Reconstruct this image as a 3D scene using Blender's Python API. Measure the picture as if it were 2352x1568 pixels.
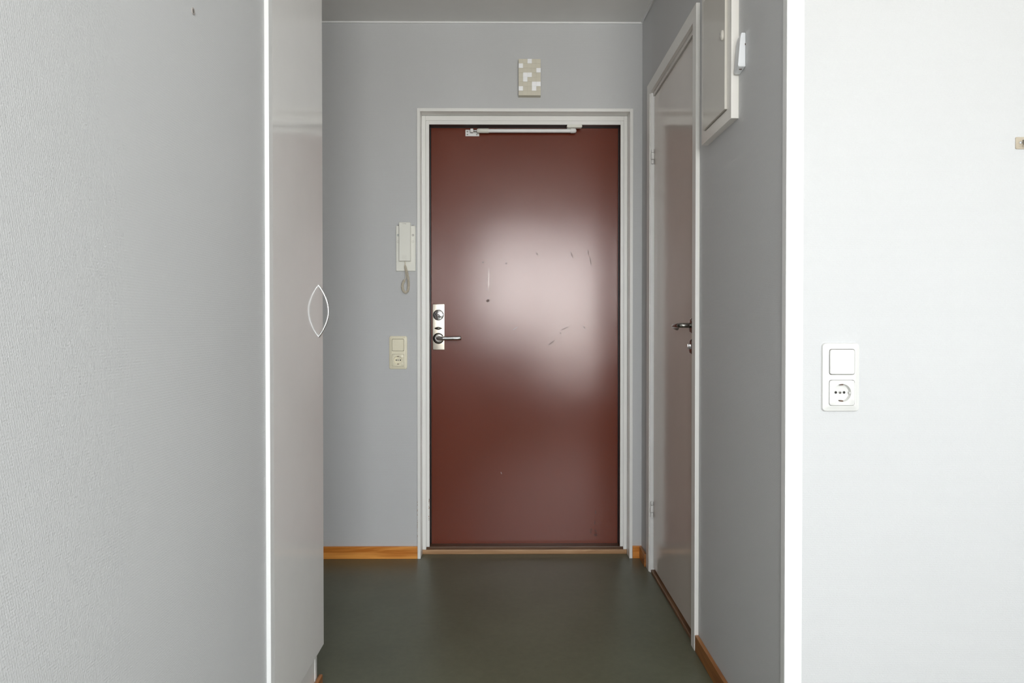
import bpy, bmesh, math, random
from mathutils import Vector, Matrix
from math import pi, sin, cos, radians
random.seed(4)
for o in list(bpy.data.objects): bpy.data.objects.remove(o)
S = bpy.context.scene
COL = S.collection

# ---------------------------------------------------------------- camera
cam = bpy.data.cameras.new('camera'); cam_ob = bpy.data.objects.new('camera', cam); COL.objects.link(cam_ob)
cam.lens = 24.0; cam.sensor_width = 36.0; cam.sensor_fit = 'HORIZONTAL'
cam.shift_y = -0.00775; cam.clip_start = 0.02
cam_ob.location = (0, 0, 1.086)
cam_ob.rotation_euler = (pi/2 - 0.0107, 0, -0.007015)
S.camera = cam_ob

# ---------------------------------------------------------------- light and exposure
w = bpy.data.worlds.new('overcast_sky'); S.world = w; w.use_nodes = True
nt = w.node_tree; nt.nodes.clear()
wo = nt.nodes.new('ShaderNodeOutputWorld'); bg = nt.nodes.new('ShaderNodeBackground')
tc = nt.nodes.new('ShaderNodeTexCoord'); sp = nt.nodes.new('ShaderNodeSeparateXYZ')
rp = nt.nodes.new('ShaderNodeValToRGB')
rp.color_ramp.elements[0].position = 0.47; rp.color_ramp.elements[0].color = (0.78, 0.78, 0.76, 1)
rp.color_ramp.elements[1].position = 0.53; rp.color_ramp.elements[1].color = (0.945, 0.975, 1.0, 1)
mr = nt.nodes.new('ShaderNodeMapRange'); mr.inputs['From Min'].default_value = -1; mr.inputs['From Max'].default_value = 1
nt.links.new(tc.outputs['Generated'], sp.inputs[0]); nt.links.new(sp.outputs['Z'], mr.inputs['Value'])
nt.links.new(mr.outputs[0], rp.inputs[0]); nt.links.new(rp.outputs[0], bg.inputs['Color'])
bg.inputs['Strength'].default_value = 21.7
nt.links.new(bg.outputs[0], wo.inputs['Surface'])
WINDOWS = [(-0.32, 0.40, 1.00, 2.18), (0.47, 1.12, 0.55, 2.18), (1.94, 2.20, 1.08, 2.18)]      # x0,x1,z0,z1 in the rear wall; last one added to brighten the wardrobe side
REAR = -1.5
for (x0, x1, z0, z1) in WINDOWS:                                     # sampling portals in the openings
    l = bpy.data.lights.new('window_portal', 'AREA'); l.shape = 'RECTANGLE'; l.size = x1-x0; l.size_y = z1-z0
    l.cycles.is_portal = True
    o = bpy.data.objects.new('window_portal', l); COL.objects.link(o)
    o.location = ((x0+x1)/2, REAR-0.12, (z0+z1)/2); o.rotation_euler = (pi/2, 0, 0)
S.view_settings.view_transform = 'Standard'; S.view_settings.look = 'None'
S.view_settings.gamma = 1; S.view_settings.use_curve_mapping = False
S.view_settings.exposure = 0.0

# ---------------------------------------------------------------- material helpers
def new_mat(name, col, rough=0.5, metal=0.0, coat=0.0, coat_rough=0.1, spec=0.5):
    m = bpy.data.materials.new(name); m.use_nodes = True
    b = m.node_tree.nodes['Principled BSDF']
    b.inputs['Base Color'].default_value = (*col, 1); b.inputs['Roughness'].default_value = rough
    b.inputs['Metallic'].default_value = metal; b.inputs['Coat Weight'].default_value = coat
    b.inputs['Coat Roughness'].default_value = coat_rough; b.inputs['Specular IOR Level'].default_value = spec
    return m
def N(m, t, **kw):
    n = m.node_tree.nodes.new(t)
    for k, v in kw.items(): setattr(n, k, v)
    return n
def LK(m, a, b): m.node_tree.links.new(a, b)
def bsdf(m): return m.node_tree.nodes['Principled BSDF']
def math_node(m, op, a, b=None, c=None):
    n = N(m, 'ShaderNodeMath', operation=op)
    for i, v in enumerate((a, b, c)):
        if v is None: continue
        if isinstance(v, (int, float)): n.inputs[i].default_value = v
        else: LK(m, v, n.inputs[i])
    return n.outputs[0]
def noise(m, vec, scale, detail=2.0, rough=0.5):
    n = N(m, 'ShaderNodeTexNoise'); n.inputs['Scale'].default_value = scale
    n.inputs['Detail'].default_value = detail; n.inputs['Roughness'].default_value = rough
    LK(m, vec, n.inputs['Vector']); return n.outputs['Fac']
def mix_col(m, fac, a, b):
    n = N(m, 'ShaderNodeMix', data_type='RGBA')
    if isinstance(fac, (int, float)): n.inputs[0].default_value = fac
    else: LK(m, fac, n.inputs[0])
    for i, v in ((6, a), (7, b)):
        if isinstance(v, tuple): n.inputs[i].default_value = (*v, 1)
        else: LK(m, v, n.inputs[i])
    return n.outputs[2]
def bump(m, h, strength, dist):
    n = N(m, 'ShaderNodeBump'); n.inputs['Strength'].default_value = strength; n.inputs['Distance'].default_value = dist
    LK(m, h, n.inputs['Height']); LK(m, n.outputs[0], bsdf(m).inputs['Normal'])
def ellipses(m, X, Z, items):
    out = None
    for (cx, cz, rx, rz, ang, st) in items:
        dx = math_node(m, 'SUBTRACT', X, cx); dz = math_node(m, 'SUBTRACT', Z, cz)
        c, s = cos(ang), sin(ang)
        u = math_node(m, 'ADD', math_node(m, 'MULTIPLY', dx, c/rx), math_node(m, 'MULTIPLY', dz, s/rx))
        v = math_node(m, 'ADD', math_node(m, 'MULTIPLY', dx, -s/rz), math_node(m, 'MULTIPLY', dz, c/rz))
        d = math_node(m, 'SQRT', math_node(m, 'ADD', math_node(m, 'MULTIPLY', u, u), math_node(m, 'MULTIPLY', v, v)))
        n = N(m, 'ShaderNodeMapRange', interpolation_type='SMOOTHSTEP')
        n.inputs['From Min'].default_value = 1.25; n.inputs['From Max'].default_value = 0.55
        n.inputs['To Min'].default_value = 0; n.inputs['To Max'].default_value = st
        LK(m, d, n.inputs['Value'])
        out = n.outputs[0] if out is None else math_node(m, 'MAXIMUM', out, n.outputs[0])
    return out

def wallpaper():
    m = new_mat('grey_woven_wallpaper', (0.565, 0.567, 0.57), 0.62, spec=0.3)
    t = N(m, 'ShaderNodeTexCoord'); s = N(m, 'ShaderNodeSeparateXYZ'); LK(m, t.outputs['Object'], s.inputs[0])
    u = math_node(m, 'ADD', s.outputs['X'], s.outputs['Y'])
    c = N(m, 'ShaderNodeCombineXYZ'); LK(m, math_node(m, 'MULTIPLY', u, 260), c.inputs[0])
    LK(m, math_node(m, 'MULTIPLY', s.outputs['Z'], 420), c.inputs[2])
    n1 = noise(m, c.outputs[0], 1.0, 1.0)
    # woven threads: rows about 4 mm high, broken sideways
    row = math_node(m, 'SINE', math_node(m, 'MULTIPLY', s.outputs['Z'], 2*pi/0.0042))
    par = math_node(m, 'MULTIPLY', math_node(m, 'ROUND', math_node(m, 'MULTIPLY', s.outputs['Z'], 1/0.0042)), 1.7)
    colm = math_node(m, 'SINE', math_node(m, 'ADD', math_node(m, 'MULTIPLY', u, 2*pi/0.0036), par))
    h = math_node(m, 'ADD', math_node(m, 'MULTIPLY', n1, 1.6), math_node(m, 'ADD', math_node(m, 'MULTIPLY', row, 0.22), math_node(m, 'MULTIPLY', colm, 0.2)))
    bump(m, h, 0.42, 0.0006)
    big = noise(m, t.outputs['Object'], 1.6, 3)
    LK(m, mix_col(m, math_node(m, 'ADD', math_node(m, 'MULTIPLY', big, 0.6), math_node(m, 'MULTIPLY', n1, 0.45)), (0.583, 0.586, 0.588), (0.648, 0.651, 0.654)), bsdf(m).inputs['Base Color'])
    return m
M_wall = wallpaper()
def paint(name, col, rough, **k):
    m = new_mat(name, col, rough, **k)
    t = N(m, 'ShaderNodeTexCoord')
    n = noise(m, t.outputs['Object'], 9.0, 3); f = noise(m, t.outputs['Object'], 420.0, 1)
    LK(m, mix_col(m, n, tuple(c*0.96 for c in col), tuple(min(1, c*1.03) for c in col)), bsdf(m).inputs['Base Color'])
    bump(m, math_node(m, 'ADD', n, math_node(m, 'MULTIPLY', f, 0.15)), 0.06, 0.0008)
    return m
M_ceil = paint('ceiling_matt_white', (0.86, 0.85, 0.83), 0.9, spec=0.2)
M_trim = paint('white_trim_gloss', (0.92, 0.915, 0.90), 0.32)
M_bright = paint('bright_white_trim', (0.86, 0.86, 0.85), 0.4)
M_caulk = paint('white_caulk', (0.92, 0.92, 0.91), 0.6)
M_frame = paint('greyish_white_door_frame', (0.93, 0.92, 0.885), 0.30)
M_side = paint('grey_white_satin_door', (0.76, 0.70, 0.64), 0.13, spec=0.65)
M_sideframe = paint('side_door_frame_paint', (0.90, 0.885, 0.845), 0.35)
M_ward = paint('pale_grey_laminate', (0.90, 0.885, 0.865), 0.10, spec=0.6)
M_beige = paint('ivory_plastic', (0.92, 0.86, 0.66), 0.34)
M_white = paint('white_plastic', (0.74, 0.735, 0.71), 0.30)
M_phone = paint('warm_white_plastic', (0.90, 0.89, 0.81), 0.36)
M_cord = paint('beige_cord', (0.80, 0.73, 0.60), 0.45)
M_box = paint('cream_sheet_metal', (0.93, 0.90, 0.85), 0.22, spec=0.5)
M_boxdoor = paint('cream_panel_door', (0.66, 0.63, 0.57), 0.12, spec=0.6)
M_gadget = paint('cool_white_plastic', (0.90, 0.92, 0.94), 0.4)
M_tile_b = paint('beige_card', (0.76, 0.715, 0.59), 0.6)
M_tile_w = paint('white_foil', (0.98, 0.98, 0.98), 0.52, metal=0.6)
M_black = new_mat('black_rubber', (0.012, 0.013, 0.012), 0.35)
M_hole = new_mat('dark_hole', (0.015, 0.012, 0.01), 0.6)
M_brownhole = new_mat('brown_slot', (0.10, 0.05, 0.03), 0.5)
M_chrome = new_mat('polished_chrome', (0.80, 0.80, 0.82), 0.12, metal=1)
M_darkchrome = new_mat('dark_nickel', (0.30, 0.29, 0.27), 0.22, metal=1)
M_silver = new_mat('satin_silver', (0.83, 0.84, 0.84), 0.28, metal=1)
M_grey = new_mat('grey_print', (0.42, 0.38, 0.36), 0.5)
M_blue = new_mat('bluish_grey_print', (0.33, 0.38, 0.39), 0.5)
M_faint = new_mat('faint_print', (0.66, 0.65, 0.58), 0.5)
def brass():
    m = new_mat('worn_nickel_plate', (0.82, 0.74, 0.62), 0.30, metal=1)
    t = N(m, 'ShaderNodeTexCoord'); n = noise(m, t.outputs['Object'], 55, 3)
    LK(m, mix_col(m, n, (0.70, 0.60, 0.46), (0.92, 0.88, 0.80)), bsdf(m).inputs['Base Color'])
    return m
M_plate = brass()
def hookmat():
    m = new_mat('yellowed_clear_adhesive', (0.62, 0.54, 0.42), 0.45)
    t = N(m, 'ShaderNodeTexCoord'); n = noise(m, t.outputs['Object'], 90, 3)
    LK(m, mix_col(m, n, (0.40, 0.33, 0.24), (0.56, 0.50, 0.40)), bsdf(m).inputs['Base Color'])
    return m
M_adh = hookmat()

def wood(name, ca, cb, rough, axis='X'):
    m = new_mat(name, ca, rough)
    t = N(m, 'ShaderNodeTexCoord'); mp = N(m, 'ShaderNodeMapping')
    mp.inputs['Scale'].default_value = (2.2, 30, 34) if axis == 'X' else (30, 2.2, 34)
    LK(m, t.outputs['Object'], mp.inputs['Vector'])
    n = N(m, 'ShaderNodeTexNoise'); n.inputs['Scale'].default_value = 1.0; n.inputs['Detail'].default_value = 5
    n.inputs['Distortion'].default_value = 1.6; LK(m, mp.outputs[0], n.inputs['Vector'])
    r = N(m, 'ShaderNodeMapRange'); r.inputs['From Min'].default_value = 0.36; r.inputs['From Max'].default_value = 0.64
    LK(m, n.outputs['Fac'], r.inputs['Value'])
    LK(m, mix_col(m, r.outputs[0], ca, cb), bsdf(m).inputs['Base Color'])
    bump(m, n.outputs['Fac'], 0.1, 0.0008)
    return m
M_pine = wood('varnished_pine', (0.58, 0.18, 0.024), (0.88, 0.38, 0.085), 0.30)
M_pineY_shade = wood('varnished_pine_lengthways_shaded', (0.27, 0.092, 0.020), (0.42, 0.175, 0.048), 0.32, 'Y')  # same pine, darkened: the shade along the side walls is in its colour
M_oak = wood('worn_oak_threshold', (0.36, 0.19, 0.085), (0.52, 0.31, 0.16), 0.42)
M_darkoak = wood('dark_oak_threshold_shaded', (0.075, 0.033, 0.013), (0.13, 0.06, 0.025), 0.45)  # dark brown oak, with the shadow below the leaf put into the colour
M_darkoakY = wood('dark_oak_threshold_lengthways', (0.17, 0.085, 0.04), (0.30, 0.165, 0.085), 0.42, 'Y')

def linoleum():
    m = new_mat('green_grey_linoleum', (0.085, 0.095, 0.065), 0.36)
    t = N(m, 'ShaderNodeTexCoord')
    a = noise(m, t.outputs['Object'], 3.2, 4, 0.6); b = noise(m, t.outputs['Object'], 38, 5, 0.7); c = noise(m, t.outputs['Object'], 520, 1)
    f = math_node(m, 'ADD', math_node(m, 'MULTIPLY', a, 0.35), math_node(m, 'ADD', math_node(m, 'MULTIPLY', b, 0.45), math_node(m, 'MULTIPLY', c, 0.2)))
    r = N(m, 'ShaderNodeMapRange'); r.inputs['From Min'].default_value = 0.3; r.inputs['From Max'].default_value = 0.7
    LK(m, f, r.inputs['Value'])
    LK(m, mix_col(m, r.outputs[0], (0.082, 0.086, 0.052), (0.148, 0.155, 0.102)), bsdf(m).inputs['Base Color'])
    rr = N(m, 'ShaderNodeMapRange'); rr.inputs['To Min'].default_value = 0.30; rr.inputs['To Max'].default_value = 0.42
    LK(m, b, rr.inputs['Value']); LK(m, rr.outputs[0], bsdf(m).inputs['Roughness'])
    bump(m, math_node(m, 'ADD', c, math_node(m, 'MULTIPLY', b, 0.6)), 0.12, 0.0006)
    return m
M_floor = linoleum()

def door_paint():
    base = (0.175, 0.040, 0.019)
    m = new_mat('red_brown_satin_door', base, 0.36, spec=0.60); bsdf(m).inputs['Specular Tint'].default_value = (1.0, 0.93, 0.90, 1)
    t = N(m, 'ShaderNodeTexCoord'); s = N(m, 'ShaderNodeSeparateXYZ'); LK(m, t.outputs['Object'], s.inputs[0])
    n = noise(m, t.outputs['Object'], 2.6, 4, 0.55); f = noise(m, t.outputs['Object'], 700, 1)
    c = mix_col(m, n, (0.145, 0.026, 0.010), (0.172, 0.032, 0.013))
    dark = ellipses(m, s.outputs['X'], s.outputs['Z'], [
        (-0.1766, 1.209, 0.0085, 0.0068, 0.5, 0.75), (-0.1996, 1.3938, 0.003, 0.003, 0, 0.8),
        (0.3463, 0.184, 0.0025, 0.010, -0.05, 0.8), (0.3421, 0.133, 0.002, 0.011, -0.2, 0.7),
        (0.3253, 0.1, 0.0045, 0.006, 0, 0.6), (0.3225, 0.088, 0.004, 0.008, 0, 0.55), (0.3464, 0.074, 0.009, 0.008, 0.2, 0.7), (0.346, 0.092, 0.006, 0.01, 0.2, 0.5),
        (0.2293, 1.431, 0.003, 0.018, 0.35, 0.35), (0.3092, 1.4415, 0.003, 0.014, 0.1, 0.35), (0.3198, 1.400, 0.003, 0.022, 0.15, 0.4),
        (0.061, 1.435, 0.004, 0.007, 0.6, 0.35), (-0.088, 1.389, 0.006, 0.004, 0.6, 0.3), (0.13, 1.005, 0.004, 0.02, -0.9, 0.35),
        (-0.045, 1.075, 0.0015, 0.02, -1.0, 0.3), (0.195, 1.075, 0.003, 0.022, -1.15, 0.3), (0.175, 1.053, 0.004, 0.004, 0, 0.3), (0.29, 1.08, 0.002, 0.009, 0.7, 0.4)])
    light = ellipses(m, s.outputs['X'], s.outputs['Z'], [(-0.1728, 1.312, 0.0026, 0.052, -0.02, 0.85), (-0.1118, 0.3754, 0.0015, 0.006, 0.4, 0.5)])
    c2 = mix_col(m, dark, c, (0.05, 0.018, 0.012))
    LK(m, mix_col(m, light, c2, (0.62, 0.50, 0.45)), bsdf(m).inputs['Base Color'])
    # greasy smudges vary the gloss a little
    r = N(m, 'ShaderNodeMapRange'); r.inputs['To Min'].default_value = 0.16; r.inputs['To Max'].default_value = 0.21
    LK(m, n, r.inputs['Value'])
    LK(m, math_node(m, 'ADD', r.outputs[0], math_node(m, 'MULTIPLY', dark, 0.35)), bsdf(m).inputs['Roughness'])
    big = noise(m, t.outputs['Object'], 1.8, 2)
    bump(m, math_node(m, 'ADD', math_node(m, 'MULTIPLY', big, 9.0), math_node(m, 'MULTIPLY', f, 0.5)), 0.10, 0.002)
    return m
M_door = door_paint()

# ---------------------------------------------------------------- mesh helpers
def bx(bm, x0, x1, y0, y1, z0, z1, bev=0.0, seg=2):
    vs = [bm.verts.new(p) for p in ((x0,y0,z0),(x1,y0,z0),(x1,y1,z0),(x0,y1,z0),(x0,y0,z1),(x1,y0,z1),(x1,y1,z1),(x0,y1,z1))]
    fs = [bm.faces.new([vs[i] for i in q]) for q in ((0,3,2,1),(4,5,6,7),(0,1,5,4),(1,2,6,5),(2,3,7,6),(3,0,4,7))]
    if bev:
        es = list({e for f in fs for e in f.edges})
        bmesh.ops.bevel(bm, geom=es, offset=bev, segments=seg, affect='EDGES', profile=0.6)
    return vs
def cyl(bm, c, axis, r, h, n=24, r2=None, bev=0.0):
    """solid of revolution from c along axis (unit vector letter or Vector), radius r -> r2, length h"""
    r2 = r if r2 is None else r2
    a = {'X': Vector((1,0,0)), 'Y': Vector((0,1,0)), 'Z': Vector((0,0,1))}[axis] if isinstance(axis, str) else Vector(axis).normalized()
    prof = [(0, 0), (0, r-bev), (bev, r), (h-bev, r2), (h, r2-bev), (h, 0)] if bev else [(0, 0), (0, r), (h, r2), (h, 0)]
    lathe(bm, c, a, prof, n)
def lathe(bm, c, a, prof, n=24):
    a = Vector(a).normalized(); c = Vector(c)
    t = Vector((0,0,1)) if abs(a.z) < 0.9 else Vector((1,0,0))
    u = a.cross(t).normalized(); v = a.cross(u)
    rings = []
    for (h, r) in prof:
        if r < 1e-7: rings.append([bm.verts.new(c + a*h)])
        else: rings.append([bm.verts.new(c + a*h + (u*cos(2*pi*i/n) + v*sin(2*pi*i/n))*r) for i in range(n)])
    for A, B in zip(rings, rings[1:]):
        for i in range(n):
            j = (i+1) % n
            if len(A) == 1 and len(B) == 1: break
            if len(A) == 1: bm.faces.new((A[0], B[i], B[j]))
            elif len(B) == 1: bm.faces.new((A[i], B[0], A[j]))
            else: bm.faces.new((A[i], B[i], B[j], A[j]))
def tube(bm, pts, r, n=8, sy=1.0, radii=None):
    pts = [Vector(p) for p in pts]; rings = []; up = None
    for i, p in enumerate(pts):
        d = (pts[min(i+1, len(pts)-1)] - pts[max(i-1, 0)]).normalized()
        if up is None:
            up = Vector((0,0,1)) if abs(d.z) < 0.9 else Vector((1,0,0))
        up = (up - d*up.dot(d)).normalized(); s = d.cross(up)
        rr = radii[i] if radii else r
        rings.append([bm.verts.new(p + (up*cos(2*pi*k/n)*sy + s*sin(2*pi*k/n))*rr) for k in range(n)])
    for A, B in zip(rings, rings[1:]):
        for k in range(n): bm.faces.new((A[k], A[(k+1) % n], B[(k+1) % n], B[k]))
    bm.faces.new(rings[0][::-1]); bm.faces.new(rings[-1])
def rrect(cx, cz, w, h, r, n=5):
    pts = []
    for (sx, sz, a0) in ((1,1,0), (-1,1,pi/2), (-1,-1,pi), (1,-1,3*pi/2)):
        for i in range(n+1):
            a = a0 + pi/2*i/n
            pts.append((cx + sx*(w/2-r) + r*cos(a), cz + sz*(h/2-r) + r*sin(a)))
    return pts
def slab(bm, rings, y_of, back):
    """stack of (loop of (x,z), y) facing -Y; closes front and back"""
    loops = [[bm.verts.new((x, y, z)) for (x, z) in pts] for (pts, y) in rings]
    n = len(loops[0])
    for A, B in zip(loops, loops[1:]):
        for k in range(n): bm.faces.new((A[k], A[(k+1) % n], B[(k+1) % n], B[k]))
    bm.faces.new(loops[0][::-1]); bm.faces.new(loops[-1])
def rslab(bm, cx, cz, w, h, r, yb, yf, edge=0.001):
    slab(bm, [(rrect(cx, cz, w, h, r), yb), (rrect(cx, cz, w, h, r), yf+edge), (rrect(cx, cz, w-2*edge, h-2*edge, max(r-edge, 1e-4)), yf)], 0, 0)
def OBJ(name, bm, mat, parent=None, smooth=False, label=None):
    bmesh.ops.recalc_face_normals(bm, faces=bm.faces[:])
    me = bpy.data.meshes.new(name); bm.to_mesh(me); bm.free()
    me.materials.append(mat)
    if smooth:
        for p in me.polygons: p.use_smooth = True
        try: me.set_sharp_from_angle(angle=radians(35))
        except Exception: pass
    o = bpy.data.objects.new(name, me); COL.objects.link(o)
    if parent:
        o.parent = parent
        L = parent
        off = Vector((0,0,0))
        while L: off += L.location; L = L.parent
        me.transform(Matrix.Translation(-off))
    if label: o['label'] = label
    return o
def box(name, d, mat, parent=None, bev=0.0, label=None):
    bm = bmesh.new(); bx(bm, *d, bev=bev); return OBJ(name, bm, mat, parent, label=label)
def struct(o, label=None, cat=None):
    o['kind'] = 'structure'
    if label: o['label'] = label
    if cat: o['category'] = cat
    return o
def thing(name, loc, label, cat, group=None):
    o = bpy.data.objects.new(name, None); COL.objects.link(o); o.location = loc
    o.empty_display_size = 0.05; o['label'] = label; o['category'] = cat
    if group: o['group'] = group
    return o
def tag(o, label, cat, group=None):
    o['label'] = label; o['category'] = cat
    if group: o['group'] = group
    return o
def sobj(name, boxes, mat, label, cat, bev=0.0):
    bm = bmesh.new()
    for d in boxes: bx(bm, *d, bev=bev)
    return struct(OBJ(name, bm, mat), label, cat)

H = 2.50; D = 3.19; XR = 0.640; XL = -0.548; YE = 1.56; XFAR = 2.4

# ---------------------------------------------------------------- shell
sobj('floor', [(-1.4, XFAR+0.15, REAR-0.2, D+0.5, -0.10, 0.0)], M_floor, 'dark green-grey linoleum floor of the hallway and room', 'floor')
sobj('ceiling', [(-1.4, XFAR+0.15, REAR-0.2, D+0.5, H, H+0.12)], M_ceil, 'matt grey-white ceiling over the hallway', 'ceiling')
# back wall with the entrance opening (opening x -0.404..0.570, z 0..2.080)
sobj('wall_back', [(-1.35, -0.4195, D, D+0.2, 0, H), (0.5865, 1.2, D, D+0.2, 0, H), (-0.4195, 0.5865, D, D+0.2, 2.0975, H)],
     M_wall, 'grey woven-paper wall around the brown entrance door', 'wall')
sobj('wall_landing', [(-0.9, 1.1, D+0.42, D+0.5, 0, H)], M_wall, 'wall of the landing behind the entrance door', 'wall')
# right hall wall with the side-door opening (y 2.300..3.020, z 0..2.105); the last bit before the corner leans in a little
def right_wall():
    bm = bmesh.new()
    bx(bm, XR, XR+0.10, YE+0.012, 2.2995, 0, H)
    bx(bm, XR, XR+0.10, 2.2995, 3.0205, 2.112, H)
    vs = bx(bm, XR, XR+0.10, 3.0205, D-0.0005, 0, H)
    for v in vs:
        if v.co.y > 3.1 and v.co.x < XR+0.01: v.co.x = 0.630
    return OBJ('wall_right', bm, M_wall)
struct(right_wall(), 'grey woven-paper hall wall holding the side door and meter cabinet', 'wall')
sobj('wall_bathroom', [(XR+0.16, XR+0.2, 2.2, D-0.001, 0, H)], M_ceil, 'inner wall behind the side door', 'wall')
sobj('wall_front', [(XR, XFAR, YE, YE+0.0115, 0, H)], M_wall, 'bright pale wall facing the room, right of the hall opening', 'wall')
sobj('wall_left', [(XL-0.10, XL, REAR, 1.5505, 0, H)], M_wall, 'grey woven-paper wall running along the left side', 'wall')
sobj('wall_alcove', [(-1.35, -1.25, 1.45, D-0.0005, 0, H)], M_wall, 'hall side wall beyond the wardrobe', 'wall')
sobj('wall_wardrobe', [(-1.2495, XL-0.1005, 1.45, 1.5505, 0, H)], M_wall, 'wall behind the near side of the wardrobe', 'wall')
sobj('wall_far_right', [(XFAR, XFAR+0.1, REAR, YE+0.1, 0, H)], M_wall, 'right-hand wall of the room', 'wall')
rear = []; xp = XL-0.1
for (x0, x1, z0, z1) in WINDOWS:
    rear += [(xp, x0, REAR-0.2, REAR-0.0005, 0, H), (x0, x1, REAR-0.2, REAR-0.0005, 0, z0), (x0, x1, REAR-0.2, REAR-0.0005, z1, H)]; xp = x1
rear.append((xp, XFAR+0.1, REAR-0.2, REAR-0.0005, 0, H))
sobj('wall_rear', rear, M_wall, 'window wall of the room behind the viewer', 'wall')
for i, (x0, x1, z0, z1) in enumerate(WINDOWS):
    t = 0.05; y0, y1 = REAR-0.13, REAR-0.07
    sobj('window_%d' % (i+1), [(x0, x0+t, y0, y1, z0, z1), (x1-t, x1, y0, y1, z0, z1), (x0+t, x1-t, y0, y1, z0, z0+t), (x0+t, x1-t, y0, y1, z1-t, z1)],
         M_trim, 'white frame of an unseen window in the wall behind the viewer', 'window')

# corner beads and joints
bm = bmesh.new(); bx(bm, 0.6365, 0.6765, 1.5555, YE-0.0003, 0, H-0.001, bev=0.0012); bx(bm, 0.6365, XR-0.0003, YE-0.0003, YE+0.018, 0, H-0.001)
struct(OBJ('trim_1', bm, M_bright), 'bright white corner strip at the right edge of the hall opening', 'corner trim')
bm = bmesh.new(); bx(bm, -0.552, -0.5384, 1.5512, 1.5765, 0, H-0.001, bev=0.001)
struct(OBJ('trim_2', bm, M_bright), 'narrow white strip between the left wall and the wardrobe', 'corner trim')
sobj('trim_3', [(-1.2495, 0.6295, D-0.006, D-0.0003, H-0.0075, H-0.0005)], M_caulk, 'thin white joint where the ceiling meets the back wall', 'joint')
bm = bmesh.new(); vs = bx(bm, 0.633, XR-0.0003, YE+0.02, D-0.006, H-0.005, H-0.0005)
for v in vs:
    if v.co.y > 3: v.co.x -= 0.009
struct(OBJ('trim_4', bm, M_caulk), 'thin white joint where the ceiling meets the right hall wall', 'joint')

# baseboards
def board(name, d, mat, label):
    return struct(box(name, d, mat, bev=0.0022), label, 'baseboard')
board('baseboard_back_left', (-1.25, -0.4195, D-0.011, D-0.0003, 0, 0.0575), M_pine, 'orange varnished pine baseboard left of the entrance door')
board('baseboard_back_right', (0.5868, 0.6295, D-0.011, D-0.0003, 0, 0.0575), M_pine, 'short pine baseboard piece right of the entrance door')
board('baseboard_right_far', (0.618, 0.6297, 3.066, D-0.0115, 0, 0.0575), M_pineY_shade, 'short pine baseboard between corner and side door')
board('baseboard_right_near', (0.6275, XR-0.0003, YE+0.019, 2.2685, 0, 0.0540), M_pineY_shade, 'pine baseboard darkened for shade along the right hall wall, nearest part')
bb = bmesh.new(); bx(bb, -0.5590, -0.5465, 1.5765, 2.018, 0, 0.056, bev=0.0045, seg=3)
struct(OBJ('baseboard_left', bb, M_pineY_shade, smooth=True), 'rounded end of the pine baseboard under the wardrobe', 'baseboard')

# ---------------------------------------------------------------- entrance door
d1 = struct(bpy.data.objects.new('door_1', None)); COL.objects.link(d1); d1.location = (0.083, D, 0)
d1['label'] = 'red-brown entrance door in a white frame at the end of the hall'; d1['category'] = 'door'
box('casing', (-0.4190, -0.4045, 3.180, 3.245, 0.0, 2.0975), M_frame, d1, 0.0012)
box('casing', (0.5715, 0.5862, 3.180, 3.245, 0.0, 2.0975), M_frame, d1, 0.0012)
box('casing', (-0.4043, 0.5713, 3.180, 3.245, 2.0830, 2.0975), M_frame, d1, 0.0012)
box('frame_jamb', (-0.4040, -0.3862, 3.2452, 3.36, 0.0215, 2.0825), M_frame, d1, 0.0015)
box('frame_jamb', (0.5540, 0.5710, 3.2452, 3.36, 0.0215, 2.0825), M_frame, d1, 0.0015)
box('frame_head', (-0.3860, 0.5538, 3.2452, 3.36, 2.0600, 2.0825), M_frame, d1, 0.0015)
def gask(bs):
    bm = bmesh.new()
    for d in bs: bx(bm, *d)
    return OBJ('gasket', bm, M_black, d1)
box('stop_strip', (-0.3858, -0.3700, 3.2470, 3.252, 0.0345, 2.0598), M_frame, d1, 0.0012)
box('stop_strip', (0.5385, 0.5537, 3.2470, 3.252, 0.0345, 2.0598), M_frame, d1, 0.0012)
box('stop_strip', (-0.3698, 0.5383, 3.2470, 3.252, 2.0420, 2.0598), M_frame, d1, 0.0012)
gask([(-0.3858, -0.3706, 3.2522, 3.299, 0.0345, 2.0598), (-0.3858, -0.3672, 3.299, 3.345, 0.0345, 2.0598)])
gask([(0.5391, 0.5537, 3.2522, 3.299, 0.0345, 2.0598), (0.5359, 0.5537, 3.299, 3.345, 0.0345, 2.0598)])
gask([(-0.3704, 0.5389, 3.2522, 3.299, 2.0428, 2.0598), (-0.3670, 0.5357, 3.299, 3.345, 2.0409, 2.0598)])
leaf = box('leaf', (-0.3668, 0.5355, 3.300, 3.345, 0.030, 2.0405), M_door, d1, 0.0015)
leaf['label'] = 'red-brown satin door leaf with scuffs and a pale scratch'
bm = bmesh.new(); bx(bm, -0.4040, 0.5710, 3.2430, 3.2530, 0, 0.0210, bev=0.002)
th = OBJ('threshold', bm, M_oak, d1, label='light oak front edge of the threshold')
bm = bmesh.new(); bx(bm, -0.3860, 0.5538, 3.2532, 3.40, 0, 0.0335, bev=0.003)
OBJ('threshold_step', bm, M_darkoak, d1, label='dark worn inner step of the threshold, shadow below the leaf in its colour')
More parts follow.
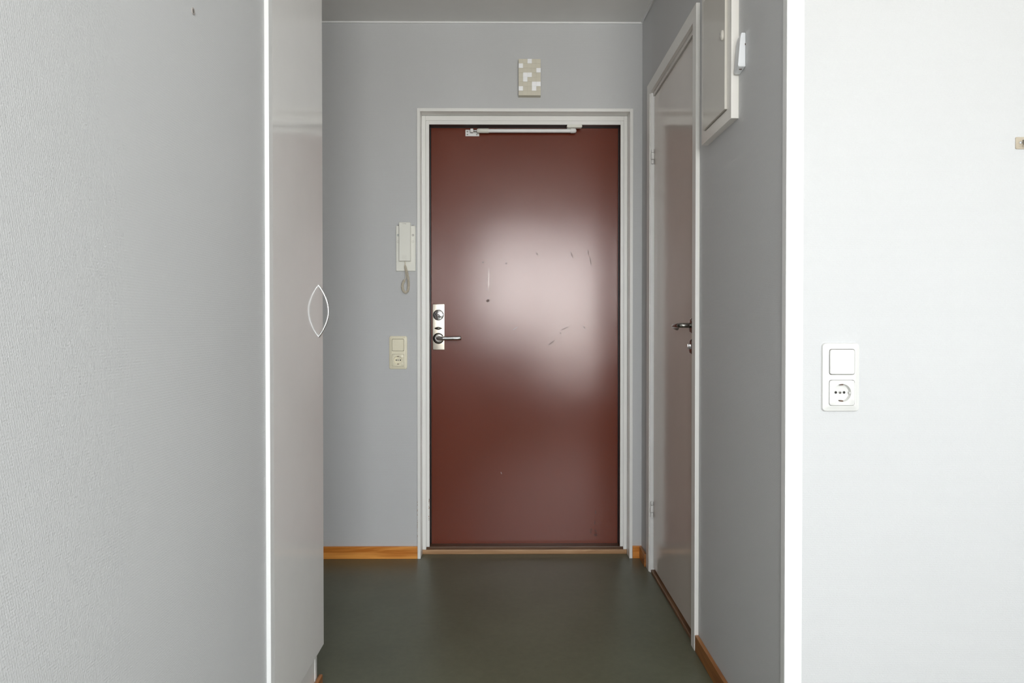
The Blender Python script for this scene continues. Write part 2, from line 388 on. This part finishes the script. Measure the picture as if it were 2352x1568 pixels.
# chipped paint at the left frame edge
ch = bmesh.new()
for k in range(16):
    z = 0.14 + 0.13*random.random(); s = 0.0015+0.003*random.random()
    x = -0.3745+0.003*random.random()
    bx(ch, x-s*0.3, x+s*0.3, 3.2468, 3.2474, z-s*0.8, z+s*0.8)
o = OBJ('paint_chips', ch, M_oak, d1, label='bare chips along the lower left frame edge'); o['kind'] = 'stuff'
ch = bmesh.new()
for k in range(22):
    z = 0.10 + 0.17*random.random(); s = 0.001+0.0022*random.random()
    bx(ch, -0.4192, -0.4189+s*0.35, 3.1797, 3.1805, z-s*0.9, z+s*0.9)
o = OBJ('paint_chips', ch, M_oak, d1, label='bare chips along the lower left casing edge'); o['kind'] = 'stuff'

# lock plate with its pieces
lp = bmesh.new(); bx(lp, -0.3600, -0.3020, 3.2945, 3.2999, 0.9720, 1.1930, bev=0.0022, seg=3)
lock = OBJ('lock_plate', lp, M_plate, d1, True, label='long worn nickel lock plate')
bm = bmesh.new(); lathe(bm, (-0.3315, 3.2950, 1.1400), (0,-1,0), [(0,0.0262),(0.0025,0.0262),(0.0035,0.0245),(0.0035,0.0238)], 40)
OBJ('cylinder_ring', bm, M_black, lock, True)
bm = bmesh.new(); lathe(bm, (-0.3315, 3.2950, 1.1400), (0,-1,0), [(0,0.0238),(0.0050,0.0236),(0.0060,0.0220),(0.0055,0)], 40)
OBJ('lock_cylinder', bm, M_chrome, lock, True)
bm = bmesh.new(); a = radians(-28)
for s, ln in ((1, 0.014), (-1, 0.017)):
    pts = [Vector((-0.3315+s*cos(a)*t*ln, 3.286-0.003*(1-t), 1.138+s*sin(a)*t*ln)) for t in (0, .35, .7, 1)]
    tube(bm, pts, 0.005, 10, radii=[0.0055, 0.0050, 0.0042, 0.0020])
cyl(bm, (-0.3315, 3.2895, 1.138), (0,-1,0), 0.0075, 0.008, 20, 0.006, 0.001)
OBJ('thumb_turn', bm, M_chrome, lock, True)
bm = bmesh.new()
for s in (1, -1):
    tube(bm, [(-0.3317, 3.290, 1.0760), (-0.3317+s*0.008, 3.290, 1.0760), (-0.3317+s*0.019, 3.2915, 1.0760)], 0.006, 12, radii=[0.0075, 0.0058, 0.0012])
OBJ('snib_knob', bm, M_darkchrome, lock, True, label='small dark spindle-shaped latch knob')
bm = bmesh.new(); lathe(bm, (-0.3312, 3.2950, 1.0275), (0,-1,0), [(0,0.0268),(0.004,0.0265),(0.007,0.0235),(0.0085,0.019),(0.0085,0.012),(0.0075,0)], 40)
OBJ('handle_rose', bm, M_darkchrome, lock, True, label='dark round handle rose')
bm = bmesh.new()
cyl(bm, (-0.3345, 3.288, 1.0275), (0,-1,0), 0.0085, 0.042, 20, 0.0080, 0.0012)
pts = [(-0.338, 3.252, 1.0285), (-0.325, 3.250, 1.0280), (-0.30, 3.249, 1.0285), (-0.26, 3.249, 1.0290), (-0.226, 3.2495, 1.0300), (-0.2205, 3.250, 1.0302)]
tube(bm, pts, 0.0085, 16, radii=[0.0080, 0.0102, 0.0100, 0.0100, 0.0104, 0.0085], sy=1.0)
OBJ('lever_handle', bm, M_chrome, lock, True, label='chrome lever handle')

# ---------------------------------------------------------------- door closer
dc = thing('door_closer', (0.07, 3.28, 2.015), 'slim white tubular door closer across the top of the brown door', 'door closer')
bm = bmesh.new(); bx(bm, -0.2010, -0.1345, 3.2960, 3.2997, 2.0000, 2.0310, bev=0.0012)
br = OBJ('bracket', bm, M_trim, dc)
for (x, z) in ((-0.1915, 2.0215), (-0.1915, 2.0080), (-0.146, 2.0080)):
    bm = bmesh.new(); lathe(bm, (x, 3.2962, z), (0,-1,0), [(0,0.0038),(0.0012,0.0036),(0.0014,0.0022),(0.0006,0.0)], 16)
    OBJ('screw', bm, M_darkchrome, br, True)
bm = bmesh.new(); bx(bm, -0.176, -0.162, 3.268, 3.2958, 2.0125, 2.0290, bev=0.0025)
OBJ('pivot_block', bm, M_trim, dc)
bm = bmesh.new(); tube(bm, [(-0.163, 3.274, 2.0200), (-0.138, 3.274, 2.0199)], 0.0040, 12)
OBJ('piston_rod', bm, M_chrome, dc, True, label='short chrome piston rod')
bm = bmesh.new(); lathe(bm, (-0.1455, 3.274, 2.0198), (1,0,-0.0005), [(0,0.004),(0.002,0.0085),(0.008,0.0108),(0.057,0.0112),(0.058,0.0085)], 24)
for k in (-1, 0, 1):
    bx(bm, -0.127, -0.098, 3.2622, 3.2634, 2.0190+k*0.0042, 2.0204+k*0.0042)
OBJ('adjusting_sleeve', bm, M_phone, dc, True, label='yellowed grooved sleeve on the closer tube')
bm = bmesh.new(); tube(bm, [(-0.089, 3.274, 2.0198), (0.308, 3.274, 2.0203)], 0.0093, 24)
OBJ('tube_body', bm, M_trim, dc, True)
bm = bmesh.new(); lathe(bm, (0.303, 3.274, 2.0203), (1,0,0), [(0,0.0102),(0.001,0.0112),(0.017,0.0112),(0.0235,0.0095),(0.0275,0.006),(0.029,0)], 24)
cyl(bm, (0.3205, 3.272, 2.027), 'Z', 0.0062, 0.010, 16)
OBJ('end_knuckle', bm, M_trim, dc, True)
pts = rrect(0.3195, 2.0355, 0.073, 0.0135, 0.006)
bm = bmesh.new(); slab(bm, [(pts, 3.2675), (pts, 3.2480), (rrect(0.3195, 2.0355, 0.070, 0.0105, 0.005), 3.2460)], 0, 0)
OBJ('frame_pad', bm, M_phone, dc, True, label='rounded plastic pad fixed to the door frame')

# ---------------------------------------------------------------- mosaic box above the door
cb = thing('doorbell_chime', (0.105, D, 2.155), 'beige box with scattered white squares mounted above the entrance door', 'door chime')
box('body', (0.0525, 0.1545, 3.1590, 3.1897, 2.1500, 2.3170), M_tile_b, cb, 0.0008)
WH = {(0,2),(1,0),(2,4),(3,1),(3,2),(4,1),(5,3),(5,4),(6,3),(6,0)}
cw, chh = 0.1020/5, 0.1670/8
tm = {}
for key, mt in (('w', M_tile_w), ('b', M_tile_b)):
    bm = bmesh.new(); e = 0.00012
    bx(bm, -cw/2+e, cw/2-e, -0.0010, 0, -chh/2+e, chh/2-e, bev=0.0002, seg=1)
    bmesh.ops.recalc_face_normals(bm, faces=bm.faces[:])
    me = bpy.data.meshes.new('tile_'+key); bm.to_mesh(me); bm.free(); me.materials.append(mt); tm[key] = me
for r in range(8):
    for c in range(5):
        wt = (r, c) in WH
        o = bpy.data.objects.new('tile', tm['w' if wt else 'b']); COL.objects.link(o); o.parent = cb
        o.location = Vector((0.0525+cw*(c+0.5), 3.1589 - (0.0012 if wt else 0.0), 2.3170-chh*(r+0.5))) - cb.location

# ---------------------------------------------------------------- intercom handset
ph = thing('intercom_phone', (-0.4716, D, 1.44), 'off-white wall intercom handset with a coiled cord, left of the door frame', 'intercom')
bm = bmesh.new(); rslab(bm, -0.4716, 1.4475, 0.0905, 0.210, 0.0020, D-0.0003, 3.1790, 0.0015)
bp = OBJ('base_plate', bm, M_phone, ph)
for (x, z) in ((-0.5067, 1.5553), (-0.4382, 1.5553)):
    bm = bmesh.new(); lathe(bm, (x, 3.1791, z), (0,-1,0), [(0,0.0017),(0.0005,0.0015),(0.0005,0)], 12); OBJ('screw', bm, M_brownhole, bp, True)
for (x, z, mt) in ((-0.5070, 1.5090, M_blue), (-0.4380, 1.5090, M_grey), (-0.5075, 1.4785, M_faint), (-0.4378, 1.4785, M_faint)):
    bm = bmesh.new()
    lathe(bm, (x, 3.1791, z), (0,-1,0), [(0,0.0056),(0.0006,0.0054),(0.0006,0.0044),(0.0001,0.0042)], 24)
    if mt is not M_faint:
        bx(bm, x-0.0032, x+0.0032, 3.1781, 3.1790, z-0.0005, z+0.0005); bx(bm, x-0.0004, x+0.0004, 3.1781, 3.1790, z-0.003, z+0.003)
        lathe(bm, (x, 3.1789, z), (0,-1,0), [(0,0.0030),(0.0004,0.0028),(0.0004,0.0022)], 16)
    OBJ('button_ring' if mt is M_faint else 'button', bm, mt, bp, True)
bm = bmesh.new()
prof = [(0.0, 1.0), (0.0, 1.0)]
rslab(bm, -0.4735, 1.4765, 0.0540, 0.1790, 0.0025, 3.1786, 3.1600, 0.0022)
hs = OBJ('handset', bm, M_phone, ph)
bm = bmesh.new()
for i in range(5):
    for j in range(5):
        x = -0.4836+i*0.0043; z = 1.3975+j*0.0040
        bx(bm, x-0.0007, x+0.0007, 3.1596, 3.1604, z-0.0007, z+0.0007)
o = OBJ('speaker_holes', bm, M_faint, hs); o['kind'] = 'stuff'
bm = bmesh.new()                                                     # small worn printed word, no longer legible in the photo
for (x0, x1, z0, z1) in ((-0.4835, -0.4795, 0, .0010), (-0.4785, -0.4768, -.0005, .0012), (-0.4760, -0.4742, -.0005, .0014), (-0.4735, -0.4715, -.0003, .0012), (-0.4708, -0.4690, -.0014, .0010), (-0.4684, -0.4668, -.0014, .0010)):
    bx(bm, x0, x1, 3.1597, 3.1603, 1.5590+z0, 1.5590+z1)
OBJ('printed_word', bm, M_grey, hs)
def catmull(P, n):
    P = [Vector(p) for p in P]; out = []
    Q = [P[0]*2-P[1]] + P + [P[-1]*2-P[-2]]
    for i in range(1, len(Q)-2):
        for k in range(n):
            t = k/n; a, b, c, d = Q[i-1:i+3]
            out.append(0.5*((2*b) + (c-a)*t + (2*a-5*b+4*c-d)*t*t + (3*b-a-3*c+d)*t**3))
    out.append(P[-1]); return out
coil = catmull([(-0.4720, 3.1640, 1.3700), (-0.4700, 3.1630, 1.3560), (-0.4655, 3.1640, 1.3400), (-0.4610, 3.1680, 1.3180), (-0.4585, 3.1720, 1.2950), (-0.4580, 3.1750, 1.2720),
                (-0.4615, 3.1760, 1.2520), (-0.4710, 3.1770, 1.2425), (-0.4815, 3.1770, 1.2500), (-0.4865, 3.1770, 1.2660), (-0.4850, 3.1765, 1.2850), (-0.4765, 3.1760, 1.3005)], 14)
cum = [0]
for p, q in zip(coil, coil[1:]): cum.append(cum[-1]+(q-p).length)
T = cum[-1]; turns = 50; M = turns*12; pts = []; ref = Vector((0, -1, 0))
for i in range(M+1):
    s = T*i/M; k = 0
    while k < len(cum)-2 and cum[k+1] < s: k += 1
    f = (s-cum[k])/max(cum[k+1]-cum[k], 1e-9); p = coil[k].lerp(coil[k+1], f); d = (coil[k+1]-coil[k]).normalized()
    u = (ref - d*ref.dot(d)).normalized(); v = d.cross(u); a = 2*pi*i/12
    rr = 0.0052*min(1, 0.45+i/60)
    pts.append(p + (u*cos(a)+v*sin(a))*rr)
bm = bmesh.new(); tube(bm, pts, 0.00145, 6)
tube(bm, catmull([(-0.4730, 3.1690, 1.3880), (-0.4720, 3.1640, 1.3780), tuple(pts[0])], 5), 0.0020, 8)
tube(bm, catmull([tuple(pts[-1]), (-0.4700, 3.1700, 1.3080), (-0.4710, 3.1690, 1.3300), (-0.4745, 3.1720, 1.3480), (-0.4765, 3.1788, 1.3545)], 6), 0.0016, 8)
OBJ('coiled_cord', bm, M_cord, ph, True, label='beige coiled cord hanging in a loop')

# ---------------------------------------------------------------- switch and socket combinations
def switch_socket(name, cx, cz, yw, w, h, mat, label, group, worn=0.0):
    t = thing(name, (cx, yw, cz), label, 'light switch', group)
    bm = bmesh.new()
    W = rrect(cx, cz, w, h, 0.0085); W1 = rrect(cx, cz, w-0.0025, h-0.0025, 0.0080)
    W2 = rrect(cx, cz, w-0.0140, h-0.0140, 0.0065); W3 = rrect(cx, cz, w-0.0215, h-0.0215, 0.0055)
    s = w-0.0265; zc = (h-w)/2
    loops = [[bm.verts.new((x, y, z)) for (x, z) in p] for (p, y) in ((W, yw-0.0003), (W, yw-0.0035), (W1, yw-0.0060), (W2, yw-0.0075), (W3, yw-0.0100))]
    for A, B in zip(loops, loops[1:]):
        for k in range(len(A)): bm.faces.new((A[k], A[(k+1) % len(A)], B[(k+1) % len(A)], B[k]))
    bm.faces.new(loops[0])
    holes = []
    for hz in (cz+zc, cz-zc):                                        # two square openings with walls going back
        Hf = [bm.verts.new((x, yw-0.0100, z)) for (x, z) in rrect(cx, hz, s, s, 0.0055)]
        Hb = [bm.verts.new((x, yw-0.0008, z)) for (x, z) in rrect(cx, hz, s, s, 0.0055)]
        for k in range(len(Hf)): bm.faces.new((Hf[k], Hf[(k+1) % len(Hf)], Hb[(k+1) % len(Hf)], Hb[k]))
        holes.append(Hf)
    bm.edges.ensure_lookup_table(); es = []
    for L in (loops[-1], holes[0], holes[1]):
        for k in range(len(L)): es.append(bm.edges.get((L[k], L[(k+1) % len(L)])))
    bmesh.ops.triangle_fill(bm, use_beauty=True, use_dissolve=False, edges=es)
    fr = OBJ('frame', bm, mat, t, True)
    bm = bmesh.new(); rslab(bm, cx, cz+zc, s-0.0004, s-0.0004, 0.0053, yw-0.0010, yw-0.0045, 0.0001); OBJ('rocker_gap', bm, M_brownhole, t)
    bm = bmesh.new(); rslab(bm, cx, cz+zc, s-0.0024, s-0.0024, 0.0050, yw-0.0046, yw-0.0128, 0.0012); OBJ('rocker', bm, mat, t, True)
    # socket: square insert with a round well
    zs = cz-zc; R = s*0.345
    bm = bmesh.new(); n = 48
    def sq(k, hw):
        a = 2*pi*k/n; c_, s_ = cos(a), sin(a); q = (abs(c_)**14+abs(s_)**14)**(1/14); return (cx+hw*c_/q, zs+hw*s_/q)
    hw = (s-0.0014)/2
    loops = []
    for (f, y) in ((lambda k: sq(k, hw), yw-0.0040), (lambda k: sq(k, hw), yw-0.0112), (lambda k: sq(k, hw-0.0010), yw-0.0120),
                   (lambda k: (cx+R*cos(2*pi*k/n), zs+R*sin(2*pi*k/n)), yw-0.0120), (lambda k: (cx+R*0.97*cos(2*pi*k/n), zs+R*0.97*sin(2*pi*k/n)), yw-0.0010)):
        loops.append([bm.verts.new((f(k)[0], y, f(k)[1])) for k in range(n)])
    for A, B in zip(loops, loops[1:]):
        for k in range(n): bm.faces.new((A[k], A[(k+1) % n], B[(k+1) % n], B[k]))
    bm.faces.new(loops[-1])
    so = OBJ('socket_insert', bm, mat, t, True)
    for dx in (-0.0095, 0.0095):
        bm = bmesh.new(); lathe(bm, (cx+dx, yw-0.0012, zs), (0,-1,0), [(0,0.0030),(0.0006,0.0028),(0.0004,0.0)], 16); OBJ('pin_hole', bm, M_hole, so, True)
    bm = bmesh.new(); lathe(bm, (cx, yw-0.0012, zs), (0,-1,0), [(0,0.0030),(0.0014,0.0028),(0.0018,0.0)], 16); OBJ('centre_screw', bm, M_darkchrome, so, True)
    for sg in (-1, 1):
        bm = bmesh.new(); bx(bm, cx-0.0036, cx+0.0036, yw-0.0100, yw-0.0012, zs+sg*(R*0.93)-0.0016, zs+sg*(R*0.93)+0.0016, bev=0.0005); OBJ('earth_clip', bm, M_brownhole, so)
    for sg in (-1, 1):
        bm = bmesh.new(); bx(bm, cx+sg*(R*0.93)-0.0012, cx+sg*(R*0.93)+0.0012, yw-0.0095, yw-0.0012, zs-0.0022, zs+0.0022, bev=0.0004); OBJ('guide_rib', bm, mat, so)
    return t
switch_socket('light_switch', -0.5085, 0.9632, D, 0.0835, 0.1540, M_beige, 'ivory combined light switch and socket on the back wall beside the door frame', 'switch and socket plates')
switch_socket('light_switch', 0.7630, 0.9695, YE, 0.0855, 0.1560, M_white, 'bright white combined light switch and socket on the right-hand wall', 'switch and socket plates', 1)

# ---------------------------------------------------------------- side door
d2 = struct(bpy.data.objects.new('door_2', None)); COL.objects.link(d2); d2.location = (XR, 2.66, 0)
d2['label'] = 'closed grey-white flush side door in the right hall wall'; d2['category'] = 'door'
box('casing', (0.6260, XR-0.0003, 2.2690, 2.3110, 0.0, 2.1580), M_sideframe, d2, 0.001)
box('casing', (0.6260, XR-0.0003, 3.0080, 3.0640, 0.0, 2.1080), M_sideframe, d2, 0.001)
box('casing', (0.6260, XR-0.0003, 2.3112, 3.0640, 2.1082, 2.1580), M_sideframe, d2, 0.001)
box('frame_jamb', (XR, 0.735, 2.3000, 2.3120, 0.0, 2.1080), M_sideframe, d2)
box('frame_jamb', (0.6300, 0.735, 3.0000, 3.0200, 0.0, 2.1080), M_trim, d2)
box('frame_head', (XR, 0.735, 2.3122, 2.9998, 2.0930, 2.1110), M_sideframe, d2)
sl = box('leaf', (0.6450, 0.6850, 2.3150, 2.9965, 0.0225, 2.0880), M_side, d2, 0.0012)
box('threshold', (0.6340, 0.735, 2.3122, 2.9998, 0.0, 0.0125), M_darkoakY, d2, 0.003)
for (zt, zb) in ((1.860, 1.797), (0.316, 0.247)):
    bm = bmesh.new(); hh = zt-zb
    for (f0, f1, r) in ((0, 0.27, 0.0062), (0.30, 0.74, 0.0080), (0.77, 1.0, 0.0062)):
        cyl(bm, (0.6370, 2.9925, zb+hh*f0), 'Z', r, hh*(f1-f0), 16, None, 0.0006)
    hg = OBJ('hinge', bm, M_trim, d2, True)
    bm = bmesh.new(); cyl(bm, (0.6370, 2.9925, zb+0.002), 'Z', 0.0045, hh-0.004, 12); OBJ('hinge_pin', bm, M_darkchrome, hg, True)
yh = 2.3720
bm = bmesh.new(); lathe(bm, (0.6448, yh, 1.0880), (-1,0,0), [(0,0.0265),(0.004,0.0262),(0.008,0.0225),(0.0092,0.014),(0.0095,0)], 36)
rose = OBJ('handle_rose', bm, M_darkchrome, d2, True)
bm = bmesh.new(); tube(bm, catmull([(0.640, yh, 1.0890), (0.612, yh, 1.0890), (0.603, yh+0.006, 1.0890), (0.5985, yh+0.020, 1.0885), (0.5985, yh+0.065, 1.0875), (0.6030, yh+0.092, 1.0855), (0.6130, yh+0.108, 1.0815), (0.6210, yh+0.113, 1.0790)], 4), 0.0085, 14, radii=None)
lv = OBJ('lever_handle', bm, M_darkchrome, rose, True, label='bent dark nickel lever handle')
bm = bmesh.new(); lathe(bm, (0.6448, yh, 1.0150), (-1,0,0), [(0,0.0265),(0.004,0.0262),(0.008,0.0225),(0.0092,0.014),(0.0095,0)], 36)
r2 = OBJ('lock_rose', bm, M_darkchrome, d2, True)
bm = bmesh.new(); bx(bm, 0.628, 0.6360, yh-0.0025, yh+0.0025, 1.0060, 1.0240, bev=0.0015); OBJ('privacy_turn', bm, M_chrome, r2, True)

# ---------------------------------------------------------------- wardrobe
wd = thing('wardrobe', (-0.85, 1.79, 0), 'tall pale grey glossy wardrobe at the left edge of the hall', 'wardrobe')
XW = -0.5595
bm = bmesh.new()
bx(bm, -1.16, XW, 1.982, 2.000, 0, H-0.002)                          # far end panel
bx(bm, -1.16, XW, 1.5765, 1.5945, 0, H-0.002)                        # near end panel
bx(bm, -1.16, -1.15, 1.5945, 1.982, 0, H-0.002)                      # back
bx(bm, -1.15, XW-0.002, 1.5945, 1.982, 0.150, 0.168); bx(bm, -1.15, XW-0.002, 1.5945, 1.982, H-0.02, H-0.002)
OBJ('carcass', bm, M_ward, wd)
box('plinth', (XW-0.018, XW-0.0015, 1.5947, 1.9818, 0, 0.1495), M_ward, wd)
wdoor = box('door', (XW+0.0008, -0.5390, 1.5775, 2.000, 0.153, H-0.004), M_ward, wd, 0.0008)
bm = bmesh.new(); P = []
for i in range(25):
    t = i/24; z = 1.0560 + 0.1470*t; P.append((-0.5395 + 0.0285*sin(pi*t)**0.85 if 0 < t < 1 else -0.5395, 1.955, z))
tube(bm, P, 0.0028, 12)
OBJ('handle', bm, M_silver, wdoor, True, label='slim silver bow handle')

# ---------------------------------------------------------------- meter cabinet on the right wall
mc = thing('meter_cabinet', (XR, 2.04, 1.66), 'cream metal meter cabinet high on the right hall wall', 'cabinet')
y0, y1, z0, z1 = 1.8895, 2.1750, 1.6610, 2.1300
iy0, iy1, iz0, iz1 = 1.9240, 2.1400, 1.6950, 2.0960
bm = bmesh.new()
bx(bm, 0.619, XR-0.0003, y0, iy0, z0, z1); bx(bm, 0.619, XR-0.0003, iy1, y1, z0, z1)
bx(bm, 0.619, XR-0.0003, iy0, iy1, z0, iz0); bx(bm, 0.619, XR-0.0003, iy0, iy1, iz1, z1)
OBJ('frame', bm, M_box, mc)
box('back_panel', (0.634, XR-0.0003, iy0+0.0002, iy1-0.0002, iz0+0.0002, iz1-0.0002), M_hole, mc)
md = box('door', (0.6120, 0.6330, iy0+0.0012, iy1-0.0035, iz0+0.0025, iz1-0.0015), M_boxdoor, mc, 0.001)
bm = bmesh.new()
prof = [(0, 0.0), (0, 0.0150), (0.004, 0.0145), (0.0065, 0.0100), (0.007, 0)]
lathe(bm, (0.6120, 1.9440, 1.9120), (-1,0,0), prof, 24)
for v in bm.verts: v.co.y = 1.9440 + (v.co.y-1.9440)*0.62
OBJ('latch', bm, M_boxdoor, md, True)

# ---------------------------------------------------------------- small wedge unit near the cabinet
gd = thing('wireless_sensor', (XR, 1.856, 1.78), 'small white wedge-shaped plastic unit mounted on the wall beside the meter cabinet', 'sensor')
bm = bmesh.new()
ya, yb = 1.8350, 1.8790
sec = [(0.6395, 1.8735), (0.6282, 1.8735), (0.6255, 1.8600), (0.6196, 1.7880), (0.6205, 1.7840), (0.6225, 1.7830), (0.6395, 1.7830)]
A = [bm.verts.new((x, ya, z)) for x, z in sec]
B = [bm.verts.new((x + (0.0035 if x < 0.63 else 0), yb - (0.002 if z > 1.86 else 0), z - (0.006 if z < 1.80 else 0))) for x, z in sec]
nn = len(sec)
for k in range(nn): bm.faces.new((A[k], A[(k+1) % nn], B[(k+1) % nn], B[k]))
bm.faces.new(A[::-1]); bm.faces.new(B)
bmesh.ops.bevel(bm, geom=bm.edges[:], offset=0.0011, segments=2, affect='EDGES')
OBJ('housing', bm, M_gadget, gd)
bm = bmesh.new(); bx(bm, 0.6275, 0.6350, 1.8480, 1.8620, 1.7805, 1.7822, bev=0.0006); OBJ('connector_slot', bm, M_brownhole, gd)
bm = bmesh.new(); bx(bm, 0.6375, 0.6392, 1.8335, 1.8349, 1.8400, 1.8440); OBJ('side_catch', bm, M_brownhole, gd)

# ---------------------------------------------------------------- adhesive hook at the right edge
hk = thing('adhesive_hook', (1.172, YE, 1.49), 'small yellowed adhesive hook plate on the right-hand wall at the photo edge', 'hook')
bm = bmesh.new(); rslab(bm, 1.1800, 1.5050, 0.0335, 0.0275, 0.0028, YE-0.0003, YE-0.0022, 0.0006); OBJ('plate', bm, M_adh, hk)
bm = bmesh.new(); lathe(bm, (1.1735, YE-0.0020, 1.5055), (0,-1,0), [(0,0.0036),(0.0015,0.0036),(0.003,0.0026),(0.0036,0)], 18); OBJ('rivet', bm, M_chrome, hk, True)
bm = bmesh.new(); tube(bm, catmull([(1.1800, YE-0.0025, 1.5105), (1.1798, YE-0.0060, 1.5085), (1.1790, YE-0.0080, 1.5030), (1.1782, YE-0.0100, 1.4985), (1.1776, YE-0.0140, 1.4965), (1.1774, YE-0.0175, 1.4990)], 4), 0.0019, 10); OBJ('hook', bm, M_darkchrome, hk, True)

# ---------------------------------------------------------------- screw plug in the left wall
np_ = thing('wall_plug', (XL, 1.200, 1.635), 'tiny metal screw plug in the left wall near the top', 'screw')
bm = bmesh.new(); lathe(bm, (XL+0.0002, 1.200, 1.6350), (1,0,0), [(0,0.0062),(0.0012,0.0058),(0.0014,0.0040),(0.0006,0.0036)], 20); OBJ('collar', bm, M_grey, np_, True)
bm = bmesh.new(); lathe(bm, (XL+0.0004, 1.200, 1.6350), (1,0,0), [(0,0.0036),(0.0008,0.0032),(0.0008,0)], 16); OBJ('screw_head', bm, M_darkchrome, np_, True)
